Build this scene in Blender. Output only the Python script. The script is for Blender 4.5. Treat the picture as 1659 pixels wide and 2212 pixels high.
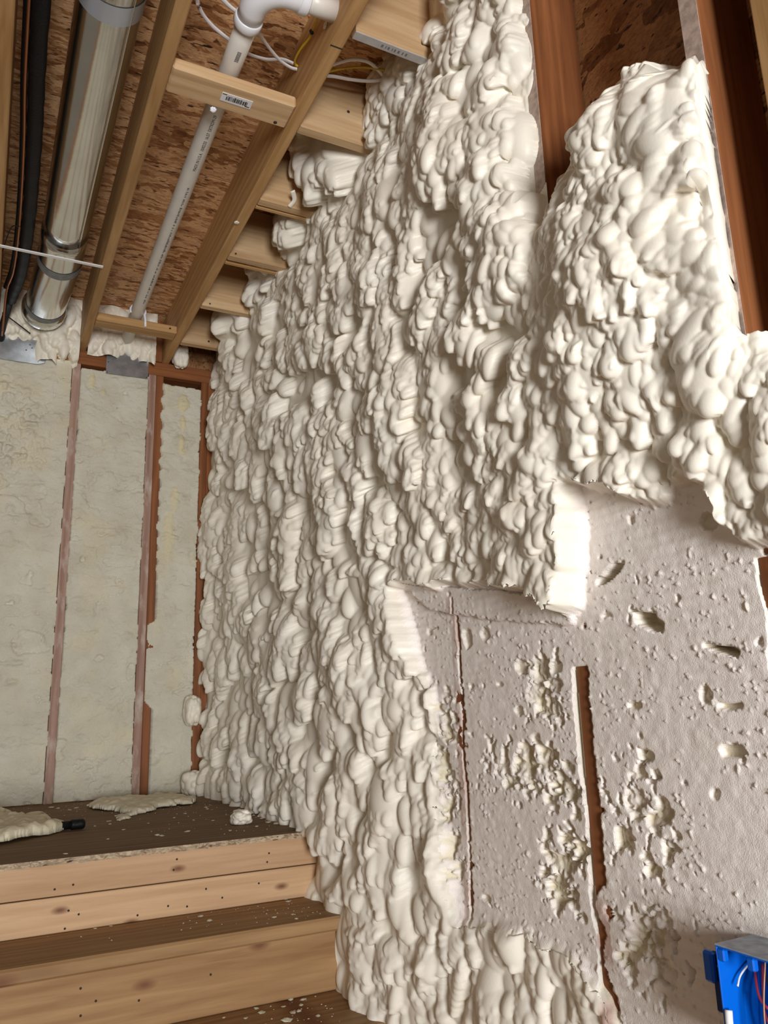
import bpy, bmesh, math, random
import numpy as np
from mathutils import Matrix, Vector

# ------------------------------------------------------------------ scene, camera, light
for o in list(bpy.data.objects): bpy.data.objects.remove(o, do_unlink=True)
SC = bpy.context.scene
COL = SC.collection
H0 = 1.567                      # eye height above the floor; coordinates below are given from eye level
YAW, PITCH, ROLL, FPX = 0.473282, 0.235422, -0.030648, 1694.46
FW = np.array([math.sin(YAW)*math.cos(PITCH), math.cos(YAW)*math.cos(PITCH), math.sin(PITCH)])
_r0 = np.array([math.cos(YAW), -math.sin(YAW), 0.0]); _u0 = np.cross(_r0, FW)
RT = math.cos(ROLL)*_r0 + math.sin(ROLL)*_u0
UP = np.cross(RT, FW)
cam_d = bpy.data.cameras.new('camera'); cam = bpy.data.objects.new('camera', cam_d); COL.objects.link(cam)
cam_d.sensor_fit = 'HORIZONTAL'; cam_d.sensor_width = 36.0; cam_d.lens = 36.0*FPX/1659.0
cam_d.clip_start = 0.02
cam.matrix_world = Matrix(((RT[0], UP[0], -FW[0], 0), (RT[1], UP[1], -FW[1], 0), (RT[2], UP[2], -FW[2], H0), (0, 0, 0, 1)))
SC.camera = cam

SC.view_settings.view_transform = 'Standard'; SC.view_settings.look = 'None'
SC.view_settings.gamma = 1.0; SC.view_settings.use_curve_mapping = False
SC.view_settings.exposure = -0.10

world = bpy.data.worlds.new('world'); SC.world = world; world.use_nodes = True
bg = world.node_tree.nodes['Background']
bg.inputs[0].default_value = (1.0, 0.85, 0.68, 1); bg.inputs[1].default_value = 0.17

def area_light(name, loc, target, sx, sy, power, color):
    d = bpy.data.lights.new(name, 'AREA'); d.shape = 'RECTANGLE'; d.size = sx; d.size_y = sy
    d.energy = power; d.color = color
    o = bpy.data.objects.new(name, d); COL.objects.link(o)
    o.location = (loc[0], loc[1], loc[2]+H0)
    v = Vector(target)-Vector(loc); o.rotation_euler = v.to_track_quat('-Z', 'Y').to_euler()
    return o
# daylight through the big window opening behind the photographer
area_light('window_daylight', (-0.3, -3.2, -0.15), (0.9, 1.6, 0.5), 1.0, 1.6, 270, (0.975, 0.985, 1.0))

# ------------------------------------------------------------------ geometry constants (metres, from eye level)
XW = 1.03        # plane of the stud faces on the right wall
YB = 3.93        # plane of the stud faces on the back wall
ZJ = 1.765       # underside of the ceiling joists
ZO = 2.0         # underside of the subfloor above
rng = np.random.default_rng(7); random.seed(7)

def ray(px, py): return FW + (px-829.5)/FPX*RT - (py-1106.0)/FPX*UP
def atx(px, py, X=XW): d = ray(px, py); return d*X/d[0]
def atz(px, py, Z): d = ray(px, py); return d*Z/d[2]
def aty(px, py, Y): d = ray(px, py); return d*Y/d[1]

# ------------------------------------------------------------------ helpers
def tag(o, label=None, cat=None, group=None, kind=None):
    if label: o['label'] = label
    if cat: o['category'] = cat
    if group: o['group'] = group
    if kind: o['kind'] = kind
    return o

def empty(name, loc, parent=None):
    o = bpy.data.objects.new(name, None); COL.objects.link(o); o.empty_display_size = 0.1
    o.location = (loc[0], loc[1], loc[2]+H0)
    return o

def link(name, me, mat, origin, parent=None):
    """origin from eye level; mesh verts already relative to origin"""
    o = bpy.data.objects.new(name, me); COL.objects.link(o)
    if mat is not None and not me.materials: me.materials.append(mat)
    w = Vector((origin[0], origin[1], origin[2]+H0))
    if parent:
        o.parent = parent
        pw = Vector(parent.location)
        q = parent.parent
        while q: pw = pw + Vector(q.location); q = q.parent
        o.location = w-pw
    else: o.location = w
    return o

def mesh_np(name, V, F, mat, parent=None, smooth=True, tint=None, origin=None, film=None):
    V = np.asarray(V, dtype=np.float64)
    if origin is None:
        lo, hi = V.min(0), V.max(0); origin = ((lo[0]+hi[0])/2, (lo[1]+hi[1])/2, lo[2])
    me = bpy.data.meshes.new(name)
    R = (V-np.array(origin)).astype(np.float32)
    if isinstance(F, np.ndarray):
        n = len(F); k = F.shape[1]
        me.vertices.add(len(R)); me.vertices.foreach_set('co', R.ravel())
        me.loops.add(n*k); me.loops.foreach_set('vertex_index', F.astype(np.int32).ravel())
        me.polygons.add(n); me.polygons.foreach_set('loop_start', np.arange(0, n*k, k, dtype=np.int32))
        me.update(calc_edges=True)
    else:
        me.from_pydata([tuple(v) for v in R], [], F)
    if smooth: me.polygons.foreach_set('use_smooth', np.ones(len(me.polygons), dtype=bool))
    if tint is not None:
        a = me.attributes.new('tint', 'FLOAT', 'POINT'); a.data.foreach_set('value', np.asarray(tint, dtype=np.float32))
    if film is not None:
        a = me.attributes.new('film', 'FLOAT', 'POINT'); a.data.foreach_set('value', np.asarray(film, dtype=np.float32))
    me.update()
    return link(name, me, mat, origin, parent)

_box_cache = {}
def box(name, lo, hi, mat, parent=None, bev=0.003):
    lo = np.array(lo, float); hi = np.array(hi, float); s = hi-lo
    key = (tuple(np.round(s, 4)), bev, mat.name)
    if key in _box_cache: me = _box_cache[key]
    else:
        bm = bmesh.new(); bmesh.ops.create_cube(bm, size=1.0)
        for v in bm.verts: v.co = Vector((v.co.x*s[0], v.co.y*s[1], v.co.z*s[2]))
        b = min(bev, s.min()*0.3)
        if b > 0: bmesh.ops.bevel(bm, geom=bm.edges[:], offset=b, segments=1, affect='EDGES', profile=0.5)
        me = bpy.data.meshes.new(name); bm.to_mesh(me); bm.free()
        _box_cache[key] = me
    return link(name, me, mat, (lo+hi)/2, parent)

def frames(P):
    P = np.asarray(P, float); T = np.gradient(P, axis=0); T /= np.linalg.norm(T, axis=1)[:, None]
    a = np.array([0, 0, 1.0])
    if abs(T[0]@a) > 0.9: a = np.array([1.0, 0, 0])
    N = np.zeros_like(P); n = np.cross(T[0], a); n /= np.linalg.norm(n)
    for i in range(len(P)):
        n = n-(n@T[i])*T[i]; n /= np.linalg.norm(n); N[i] = n
    return T, N, np.cross(T, N)

def smooth_path(P, n=40):
    P = np.asarray(P, float); m = len(P)
    if m < 3: return np.array([P[0]+(P[-1]-P[0])*t for t in np.linspace(0, 1, max(n, 2))])
    out = []
    Q = np.vstack([2*P[0]-P[1], P, 2*P[-1]-P[-2]])
    per = max(2, n//(m-1))
    for i in range(m-1):
        p0, p1, p2, p3 = Q[i:i+4]
        for t in np.linspace(0, 1, per, endpoint=False):
            out.append(.5*((2*p1)+(-p0+p2)*t+(2*p0-5*p1+4*p2-p3)*t*t+(-p0+3*p1-3*p2+p3)*t**3))
    out.append(P[-1]); return np.array(out)

def tube(name, P, r, mat, parent=None, seg=16, flat=1.0, caps=True, side=None):
    """r scalar or per-point; flat<1 squashes along the second frame axis"""
    P = np.asarray(P, float); T, N, B = frames(P)
    if side is not None:
        for i in range(len(P)):
            s = np.array(side, float); s -= (s@T[i])*T[i]; s /= np.linalg.norm(s); N[i] = s
        B = np.cross(T, N)
    r = np.broadcast_to(np.asarray(r, float), (len(P),))
    a = np.linspace(0, 2*np.pi, seg, endpoint=False)
    V = (P[:, None, :]+r[:, None, None]*(np.cos(a)[None, :, None]*N[:, None, :]+flat*np.sin(a)[None, :, None]*B[:, None, :])).reshape(-1, 3)
    F = []
    for i in range(len(P)-1):
        for j in range(seg):
            k = (j+1) % seg; F.append((i*seg+j, i*seg+k, (i+1)*seg+k, (i+1)*seg+j))
    if caps:
        F.append(tuple(range(seg-1, -1, -1))); F.append(tuple((len(P)-1)*seg+j for j in range(seg)))
    return mesh_np(name, V, F, mat, parent)

def hashn(i, j, s):
    h = (i.astype(np.int64)*374761393+j.astype(np.int64)*668265263+s*1274126177) & 0xffffffff
    h = ((h ^ (h >> 13))*1274126177) & 0xffffffff
    return ((h ^ (h >> 16)) & 0xffffff)/float(0xffffff)
def vnoise(x, y, s=0):
    xi = np.floor(x); yi = np.floor(y); fx = x-xi; fy = y-yi
    fx = fx*fx*(3-2*fx); fy = fy*fy*(3-2*fy)
    a = hashn(xi, yi, s); b = hashn(xi+1, yi, s); c = hashn(xi, yi+1, s); d = hashn(xi+1, yi+1, s)
    return (a*(1-fx)+b*fx)*(1-fy)+(c*(1-fx)+d*fx)*fy
def fbm(x, y, s=0, o=4):
    t = 0; A = 1; n = 0
    for k in range(o):
        t = t+A*vnoise(x, y, s+k*17); n += A; A *= .5; x = x*2.03+5.1; y = y*2.03+3.7
    return t/n
def sstep(a, b, x):
    t = np.clip((x-a)/(b-a), 0, 1); return t*t*(3-2*t)
def inpoly(x, y, P):
    r = np.zeros(x.shape, bool); n = len(P)
    for i in range(n):
        x1, y1 = P[i]; x2, y2 = P[(i+1) % n]
        if y1 == y2: continue
        c = ((y1 > y) != (y2 > y)) & (x < (x2-x1)*(y-y1)/(y2-y1)+x1); r ^= c
    return r
def blur(A, k):
    for ax in (0, 1):
        p = np.pad(A, [(k+1, k) if q == ax else (0, 0) for q in (0, 1)], mode='edge').cumsum(ax)
        n = A.shape[ax]
        A = (np.take(p, range(2*k+1, 2*k+1+n), ax)-np.take(p, range(0, n), ax))/(2*k+1)
    return A

# ------------------------------------------------------------------ materials
def new_mat(name):
    m = bpy.data.materials.new(name); m.use_nodes = True
    nt = m.node_tree; b = nt.nodes['Principled BSDF']; return m, nt, b
def nd(nt, t, **kw):
    n = nt.nodes.new(t)
    for k, v in kw.items(): setattr(n, k, v)
    return n
def ramp(nt, src, stops):
    r = nd(nt, 'ShaderNodeValToRGB'); e = r.color_ramp.elements
    while len(e) < len(stops): e.new(0.5)
    for k, (p, c) in enumerate(stops): e[k].position = p; e[k].color = (*c, 1)
    nt.links.new(src, r.inputs[0]); return r
def coords(nt, scale, rand=True):
    tc = nd(nt, 'ShaderNodeTexCoord'); mp = nd(nt, 'ShaderNodeMapping'); mp.inputs['Scale'].default_value = scale
    nt.links.new(tc.outputs['Object'], mp.inputs['Vector'])
    if rand:
        oi = nd(nt, 'ShaderNodeObjectInfo'); mu = nd(nt, 'ShaderNodeMath', operation='MULTIPLY'); mu.inputs[1].default_value = 37.0
        nt.links.new(oi.outputs['Random'], mu.inputs[0]); nt.links.new(mu.outputs[0], mp.inputs['Location'])
    return mp.outputs['Vector']
def noise(nt, vec, sc, det=4, rough=.55, dist=0):
    n = nd(nt, 'ShaderNodeTexNoise'); n.inputs['Scale'].default_value = sc; n.inputs['Detail'].default_value = det
    n.inputs['Roughness'].default_value = rough; n.inputs['Distortion'].default_value = dist
    nt.links.new(vec, n.inputs['Vector']); return n.outputs['Fac']
def mixc(nt, fac, a, b, blend='MIX'):
    m = nd(nt, 'ShaderNodeMix', data_type='RGBA', blend_type=blend)
    for s, v in ((m.inputs[0], fac), (m.inputs[6], a), (m.inputs[7], b)):
        if isinstance(v, (int, float)): s.default_value = v
        elif isinstance(v, tuple): s.default_value = (*v, 1)
        else: nt.links.new(v, s)
    return m.outputs[2]
def bump(nt, b, h, dist, strength=1.0):
    n = nd(nt, 'ShaderNodeBump'); n.inputs['Distance'].default_value = dist; n.inputs['Strength'].default_value = strength
    nt.links.new(h, n.inputs['Height']); nt.links.new(n.outputs[0], b.inputs['Normal']); return n

def wood(name, axis, light, dark, knots=0.0, rough=.6, var=.35):
    m, nt, b = new_mat(name)
    s = [1.0, 1.0, 1.0]; s[axis] = 0.06
    v = coords(nt, s)
    g = noise(nt, v, 55, 3, .6, .6)
    g2 = noise(nt, v, 9, 3, .5, 1.2)
    w = nd(nt, 'ShaderNodeTexWave', wave_type='BANDS'); w.bands_direction = 'XYZ'[(axis+1) % 3]
    w.inputs['Scale'].default_value = 9; w.inputs['Distortion'].default_value = 9; w.inputs['Detail'].default_value = 3
    w.inputs['Detail Scale'].default_value = 1.4; nt.links.new(v, w.inputs['Vector'])
    md = nd(nt, 'ShaderNodeMath', operation='MULTIPLY_ADD'); md.inputs[1].default_value = .30
    nt.links.new(w.outputs['Fac'], md.inputs[0]); nt.links.new(g, md.inputs[2])
    mid = tuple((p+q)/2 for p, q in zip(light, dark))
    r = ramp(nt, md.outputs[0], [(.3, light), (.62, mid), (.92, dark)])
    oi = nd(nt, 'ShaderNodeObjectInfo')
    t = ramp(nt, g2, [(.35, (1, 1, 1)), (.75, (.82, .76, .70))])
    c = mixc(nt, .8, r.outputs[0], t.outputs[0], 'MULTIPLY')
    tv = ramp(nt, oi.outputs['Random'], [(0, (1-var*.4,)*3), (1, (1+var*.15,)*3)])
    c = mixc(nt, 1.0, c, tv.outputs[0], 'MULTIPLY')
    if knots:
        v2 = coords(nt, tuple(1.0 if i != axis else .45 for i in range(3)))
        sx_ = nd(nt, 'ShaderNodeSeparateXYZ'); cx_ = nd(nt, 'ShaderNodeCombineXYZ'); nt.links.new(v2, sx_.inputs[0]); nt.links.new(sx_.outputs[0], cx_.inputs[0]); nt.links.new(sx_.outputs[2], cx_.inputs[1]); v2 = cx_.outputs[0]
        vo = nd(nt, 'ShaderNodeTexVoronoi', voronoi_dimensions='2D'); vo.inputs['Scale'].default_value = knots*2; nt.links.new(v2, vo.inputs['Vector'])
        kr = ramp(nt, vo.outputs['Distance'], [(.012, (.95, .95, .95)), (.035, (.6, .6, .6)), (.065, (0, 0, 0))])
        c = mixc(nt, kr.outputs[0], c, (.16, .065, .03))
    nt.links.new(c, b.inputs['Base Color']); b.inputs['Roughness'].default_value = rough
    b.inputs['Specular IOR Level'].default_value = .25
    bump(nt, b, g, .0006, .5)
    return m
PINE_L, PINE_D = (.62, .385, .175), (.41, .225, .085)
PALE_L, PALE_D = (.70, .50, .29), (.52, .33, .17)
RED_L, RED_D = (.34, .125, .043), (.19, .066, .021)
GREY_L, GREY_D = (.50, .33, .26), (.34, .20, .15)
pine = [wood('pine_%s' % 'xyz'[i], i, PINE_L, PINE_D) for i in range(3)]
pale = [wood('pale_pine_%s' % 'xyz'[i], i, PALE_L, PALE_D) for i in range(3)]
red = [wood('red_fir_%s' % 'xyz'[i], i, RED_L, RED_D) for i in range(3)]
fir_dark = wood('dark_fir', 2, (.31, .115, .042), (.175, .06, .02))
dusty = wood('dusty_stud', 2, GREY_L, GREY_D)
_nt = dusty.node_tree; _b = _nt.nodes['Principled BSDF']; _src = _b.inputs['Base Color'].links[0].from_socket
_dv = coords(_nt, (1, 1, .35)); _dn = noise(_nt, _dv, 16, 4, .6); _dr = ramp(_nt, _dn, [(.52, (0, 0, 0)), (.68, (.75, .75, .75))])
_nt.links.new(mixc(_nt, _dr.outputs[0], _src, (.58, .50, .43)), _b.inputs['Base Color'])
riser_m = wood('riser_pine', 0, (.62, .415, .245), (.47, .29, .155), knots=2.6)
riser2_m = wood('lower_riser_pine', 0, (.42, .25, .115), (.28, .15, .06), knots=2.0)
nose_m = wood('tread_plank', 0, (.43, .265, .125), (.27, .15, .062), knots=1.5)

def osb(name, a, bcol, dk, axis=0, sc=26.0, ):
    m, nt, b = new_mat(name)
    def layer(rot, s, seed):
        tc = nd(nt, 'ShaderNodeTexCoord'); mp = nd(nt, 'ShaderNodeMapping')
        mp.inputs['Rotation'].default_value = rot; mp.inputs['Scale'].default_value = s; mp.inputs['Location'].default_value = (seed, seed*.7, seed*.3)
        nz = nd(nt, 'ShaderNodeTexNoise'); nz.inputs['Scale'].default_value = 14; nz.inputs['Detail'].default_value = 3
        nt.links.new(tc.outputs['Object'], nz.inputs['Vector'])
        va = nd(nt, 'ShaderNodeVectorMath', operation='MULTIPLY_ADD'); va.inputs[1].default_value = (.05, .05, .05)
        nt.links.new(nz.outputs['Color'], va.inputs[0]); nt.links.new(tc.outputs['Object'], va.inputs[2])
        nt.links.new(va.outputs[0], mp.inputs['Vector'])
        vo = nd(nt, 'ShaderNodeTexVoronoi'); vo.inputs['Scale'].default_value = sc; nt.links.new(mp.outputs[0], vo.inputs['Vector'])
        sp = nd(nt, 'ShaderNodeSeparateColor'); nt.links.new(vo.outputs['Color'], sp.inputs[0])
        return vo, sp, mp
    long_ = {0: (.34, 1.4, 1.0), 1: (1.5, .42, 1.0), 2: (1.5, 1.0, .42)}[axis]
    v1, s1, m1 = layer((.05, .1, .25), long_, 0)
    v2, s2, m2 = layer((.1, -.1, -.45), tuple(x*1.25 for x in long_), 3.3)
    v3, s3, m3 = layer((-.1, .15, .7), tuple(x*.62 for x in long_), 7.1)
    fine = noise(nt, m1.outputs[0], 60, 4, .65)
    sel = nd(nt, 'ShaderNodeMath', operation='GREATER_THAN'); sel.inputs[1].default_value = .5; nt.links.new(s2.outputs[1], sel.inputs[0])
    sel3 = nd(nt, 'ShaderNodeMath', operation='GREATER_THAN'); sel3.inputs[1].default_value = .8; nt.links.new(s3.outputs[1], sel3.inputs[0])
    def mixf(f, x, y):
        n = nd(nt, 'ShaderNodeMix'); nt.links.new(f, n.inputs[0]); nt.links.new(x, n.inputs[2]); nt.links.new(y, n.inputs[3]); return n.outputs[0]
    h = mixf(sel3.outputs[0], mixf(sel.outputs[0], s1.outputs[0], s2.outputs[0]), s3.outputs[0])
    ad = nd(nt, 'ShaderNodeMath', operation='MULTIPLY_ADD'); ad.inputs[1].default_value = .75
    nt.links.new(fine, ad.inputs[0]); nt.links.new(h, ad.inputs[2])
    mid = tuple((p+q)/2 for p, q in zip(a, bcol))
    r = ramp(nt, ad.outputs[0], [(.25, dk), (.55, bcol), (.88, mid), (1.15 if False else 1.0, a)])
    vq = coords(nt, long_, False)
    hf = noise(nt, vq, 170, 5, .7, .4)
    hr = ramp(nt, hf, [(.30, (.52, .47, .42)), (.5, (1, 1, 1)), (.70, (1.35, 1.3, 1.2))])
    rc = mixc(nt, 1.0, r.outputs[0], hr.outputs[0], 'MULTIPLY')
    chip = noise(nt, vq, 75, 2, .5)
    cr = ramp(nt, chip, [(.655, (0, 0, 0)), (.70, (1, 1, 1))])
    c = mixc(nt, cr.outputs[0], rc, (.035, .013, .006))
    nt.links.new(c, b.inputs['Base Color']); b.inputs['Roughness'].default_value = .55
    b.inputs['Specular IOR Level'].default_value = .3
    bump(nt, b, ad.outputs[0], .0015, .7)
    return m
osb_ceil = osb('osb_underside', (.72, .43, .22), (.41, .18, .065), (.12, .042, .015), 0, 44)
osb_wall = osb('osb_sheathing', (.40, .20, .085), (.22, .09, .032), (.10, .036, .012), 1, 20)

def foam_mat(name, col, col2, fine=.0012, fsc=260, rough=.5, sss=.0, spec=.4, speck=0):
    m, nt, b = new_mat(name)
    tc = nd(nt, 'ShaderNodeTexCoord')
    n1 = noise(nt, tc.outputs['Object'], 7, 3)
    r = ramp(nt, n1, [(.35, col), (.7, col2)])
    at = nd(nt, 'ShaderNodeAttribute'); at.attribute_name = 'tint'
    c = mixc(nt, at.outputs['Fac'], r.outputs[0], (.70, .62, .40))
    a2 = nd(nt, 'ShaderNodeAttribute'); a2.attribute_name = 'film'
    c = mixc(nt, a2.outputs['Fac'], c, (.50, .30, .24))
    nt.links.new(c, b.inputs['Base Color'])
    b.inputs['Roughness'].default_value = rough; b.inputs['Specular IOR Level'].default_value = spec
    if sss:
        b.inputs['Subsurface Weight'].default_value = sss; b.inputs['Subsurface Radius'].default_value = (1.0, .7, .4)
        b.inputs['Subsurface Scale'].default_value = .008
    f = noise(nt, tc.outputs['Object'], fsc, 3, .6)
    bump(nt, b, f, fine, .6)
    return m
foam_raw = foam_mat('spray_foam_skin', (.86, .81, .71), (.84, .775, .65), .0006, 130, .42, spec=.35)
foam_cut = foam_mat('cut_foam', (.93, .86, .80), (.89, .815, .75), .0016, 420, .6, spec=.25)
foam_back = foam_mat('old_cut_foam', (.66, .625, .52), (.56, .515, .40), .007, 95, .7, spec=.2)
foam_scrap = foam_mat('scrap_foam', (.72, .66, .52), (.68, .61, .46), .002, 200, .8, spec=.2)

def plain(name, col, rough=.5, metal=0.0, spec=.5, nsc=0, namp=.12, bmp=0):
    m, nt, b = new_mat(name)
    if nsc:
        v = coords(nt, (1, 1, 1)); n = noise(nt, v, nsc, 4)
        c = ramp(nt, n, [(.3, tuple(max(0, x*(1-namp)) for x in col)), (.7, tuple(min(1, x*(1+namp)) for x in col))])
        nt.links.new(c.outputs[0], b.inputs['Base Color'])
        if bmp: bump(nt, b, n, bmp)
    else: b.inputs['Base Color'].default_value = (*col, 1)
    b.inputs['Roughness'].default_value = rough; b.inputs['Metallic'].default_value = metal; b.inputs['Specular IOR Level'].default_value = spec
    return m
galv = plain('galvanised_duct', (.72, .72, .69), .17, 1.0, nsc=9, namp=.06, bmp=.0008)
plate_m = plain('nail_plate_steel', (.42, .44, .46), .38, 1.0, nsc=26, namp=.22)
strap_shine = plain('strap_painted_shine', (.88, .88, .88), .35, .15)  # metal strap's white shine painted in as a pale, barely metallic base colour
tape_m = plain('duct_tape', (.22, .23, .235), .6, 0, .3, nsc=40, namp=.2)
black = plain('black_insulation', (.006, .006, .0065), .5, 0, .22, nsc=120, namp=.4, bmp=.001)
dark = plain('dark_steel', (.02, .02, .022), .5, .3)
copper = plain('copper_line', (.40, .16, .075), .35, .8)
pvc_m = plain('pvc_pipe', (.72, .68, .61), .35, 0, .45, nsc=14, namp=.06)
pvc_w = plain('pvc_fitting', (.83, .83, .86), .28, 0, .5)
white_cable = plain('white_cable', (.80, .79, .80), .4)
yellow_cable = plain('yellow_cable', (.62, .42, .02), .4)
ink = plain('black_ink', (.02, .02, .02), .7)
faint_ink = plain('faded_ink', (.16, .15, .15), .7)
sticker_m = plain('label_paper', (.76, .75, .76), .5)
grey_coat = plain('grey_stamped_edge', (.42, .39, .37), .6, nsc=30, namp=.12)
nail_m = plain('nail_head', (.045, .030, .022), .5, .3)
paper_m = plain('paper_scrap', (.85, .85, .90), .6)
blue = plain('blue_plastic', (.0, .12, .62), .35, 0, .4)
blue_d = plain('dark_blue_bracket', (.004, .035, .13), .5, 0, .3, nsc=70, namp=.3)
wire_red = plain('red_wire', (.48, .045, .085), .4)
wire_tan = plain('bare_copper_wire', (.38, .20, .12), .4, .4)
deck_m = wood('landing_plywood', 0, (.27, .175, .095), (.15, .09, .044), knots=0, rough=.75)
deck_edge = osb('deck_edge_ply', (.42, .33, .22), (.28, .20, .125), (.12, .07, .04), 0, 150)
floor_m = wood('floor_board', 1, (.30, .19, .10), (.18, .10, .05))

# ------------------------------------------------------------------ ceiling
ceiling = empty('ceiling', (0.2, 2.0, ZO)); tag(ceiling, 'open wooden ceiling framing with strand board above the joists', kind='structure')
for y0, y1 in ((.2, 1.44), (1.444, 2.66), (2.664, 4.06)):
    box('osb_sheet', (-.75, y0, ZO), (1.2, y1, ZO+.018), osb_ceil, ceiling, .001)
for x0 in (-.5, -.095, .3125, .7255):
    j = box('ceiling_joist', (x0, .2, ZJ), (x0+.0385, 4.04, ZO-.0005), pine[1], ceiling, .004)
blk_y = [1.985, 2.392, 2.792, 3.236, 3.648]
for y in blk_y:
    b_ = box('blocking', (.7645, y, ZJ), (1.16, y+.038, ZO-.001), pale[0], ceiling, .003)
# first block by the wall: a deep block over a flat one with a grey stamped edge
box('blocking', (.7645, 1.600, ZJ+.043), (1.10, 1.638, ZO-.001), pale[0], ceiling, .003)
lb = box('blocking', (.772, 1.585, ZJ+.002), (1.10, 1.612, ZJ+.042), pale[0], ceiling, .002)
box('stamped_edge', (.772, 1.586, ZJ-.001), (1.10, 1.612, ZJ+.0025), grey_coat, lb, .0005)
for x_, w_ in ((.855, .010), (.868, .004), (.875, .009), (.888, .004), (.895, .008), (.906, .010), (.920, .006), (.930, .009)):
    box('edge_print', (x_, 1.594, ZJ-.0015), (x_+w_*.6, 1.603, ZJ-.0008), faint_ink, lb, 0)
# flat two-by-four across the pipe bay, with its barcode sticker
fb = box('blocking', (.352, 1.915, ZJ+.001), (.7245, 2.022, ZJ+.039), pale[0], ceiling, .006)
sk = box('barcode_sticker', (.505, 1.950, ZJ-.0006), (.598, 1.984, ZJ+.0012), sticker_m, fb, 0)
x = .520
for k in range(17):
    w_ = random.choice((.0015, .002, .003, .004)); 
    box('sticker_print', (x, 1.957+random.random()*.004, ZJ-.0009), (x+w_, 1.976, ZJ-.0004), ink, fb, 0)
    x += w_+random.choice((.0012, .002))
box('sticker_print', (.507, 1.953, ZJ-.0009), (.520, 1.956, ZJ-.0004), ink, fb, 0)
box('sticker_print', (.580, 1.976, ZJ-.0009), (.594, 1.979, ZJ-.0004), ink, fb, 0)
# small flat block at the far end under the pipe
sb = box('blocking', (.352, 3.565, ZJ+.001), (.7245, 3.650, ZJ+.039), pine[0], ceiling, .004)
# nail heads and pencil mark on the framing
def disc(name, c, n, r, mat, parent, th=.0012):
    n = np.array(n, float); n /= np.linalg.norm(n)
    return tube(name, [np.array(c), np.array(c)+n*th], r, mat, parent, seg=8)
disc('nail', (.687, 2.005, ZJ+.001), (0, 0, -1), .006, nail_m, fb)
disc('nail', (.69, 3.565, ZJ+.02), (0, -1, 0), .005, nail_m, sb)
disc('nail', (.79, 2.79, ZJ+.012), (0, -1, 0), .004, nail_m, ceiling)
disc('nail', (.80, 3.235, ZJ+.012), (0, -1, 0), .004, nail_m, ceiling)
disc('nail', (.90, 3.647, ZJ+.028), (0, -1, 0), .005, nail_m, ceiling)
disc('nail', (.93, 1.984, ZJ+.11), (0, -1, 0), .005, nail_m, ceiling)
box('pencil_mark', (.727, 1.655, ZJ-.0006), (.763, 1.659, ZJ+.001), ink, ceiling, 0)

# ------------------------------------------------------------------ back wall
wall_back = box('wall_back', (-.75, YB+.14, -.42), (1.2, YB+.155, ZO), osb_wall, None, 0)
tag(wall_back, 'back wall with studs and trimmed foam between them', kind='structure')
ZL = -.400   # landing surface
def bstud(x0, x1, mat, z0=ZL, z1=1.689, y0=YB): return box('stud', (x0, y0, z0), (x1, YB+.138, z1), mat, wall_back, .002)
bstud(-.118, -.080, red[2]); bstud(.291, .329, dusty); bstud(.662, .700, dusty); bstud(.7005, .738, red[2], y0=YB+.002)
bstud(.936, .974, red[2]); bstud(.9745, 1.0125, red[2]); bstud(1.013, 1.16, red[2])
box('top_plate', (-.75, YB, 1.689), (1.16, YB+.138, 1.7265), red[0], wall_back, .002)
box('top_plate', (-.75, YB+.003, 1.7270), (1.16, YB+.138, ZJ-.0005), red[0], wall_back, .002)
box('rim_board', (-.75, 4.045, ZJ), (1.16, 4.068, ZO), osb_wall, wall_back, .001)
box('cripple_stud', (.682, YB-.006, ZJ), (.7245, YB+.07, ZO-.001), red[2], wall_back, .002)

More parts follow.
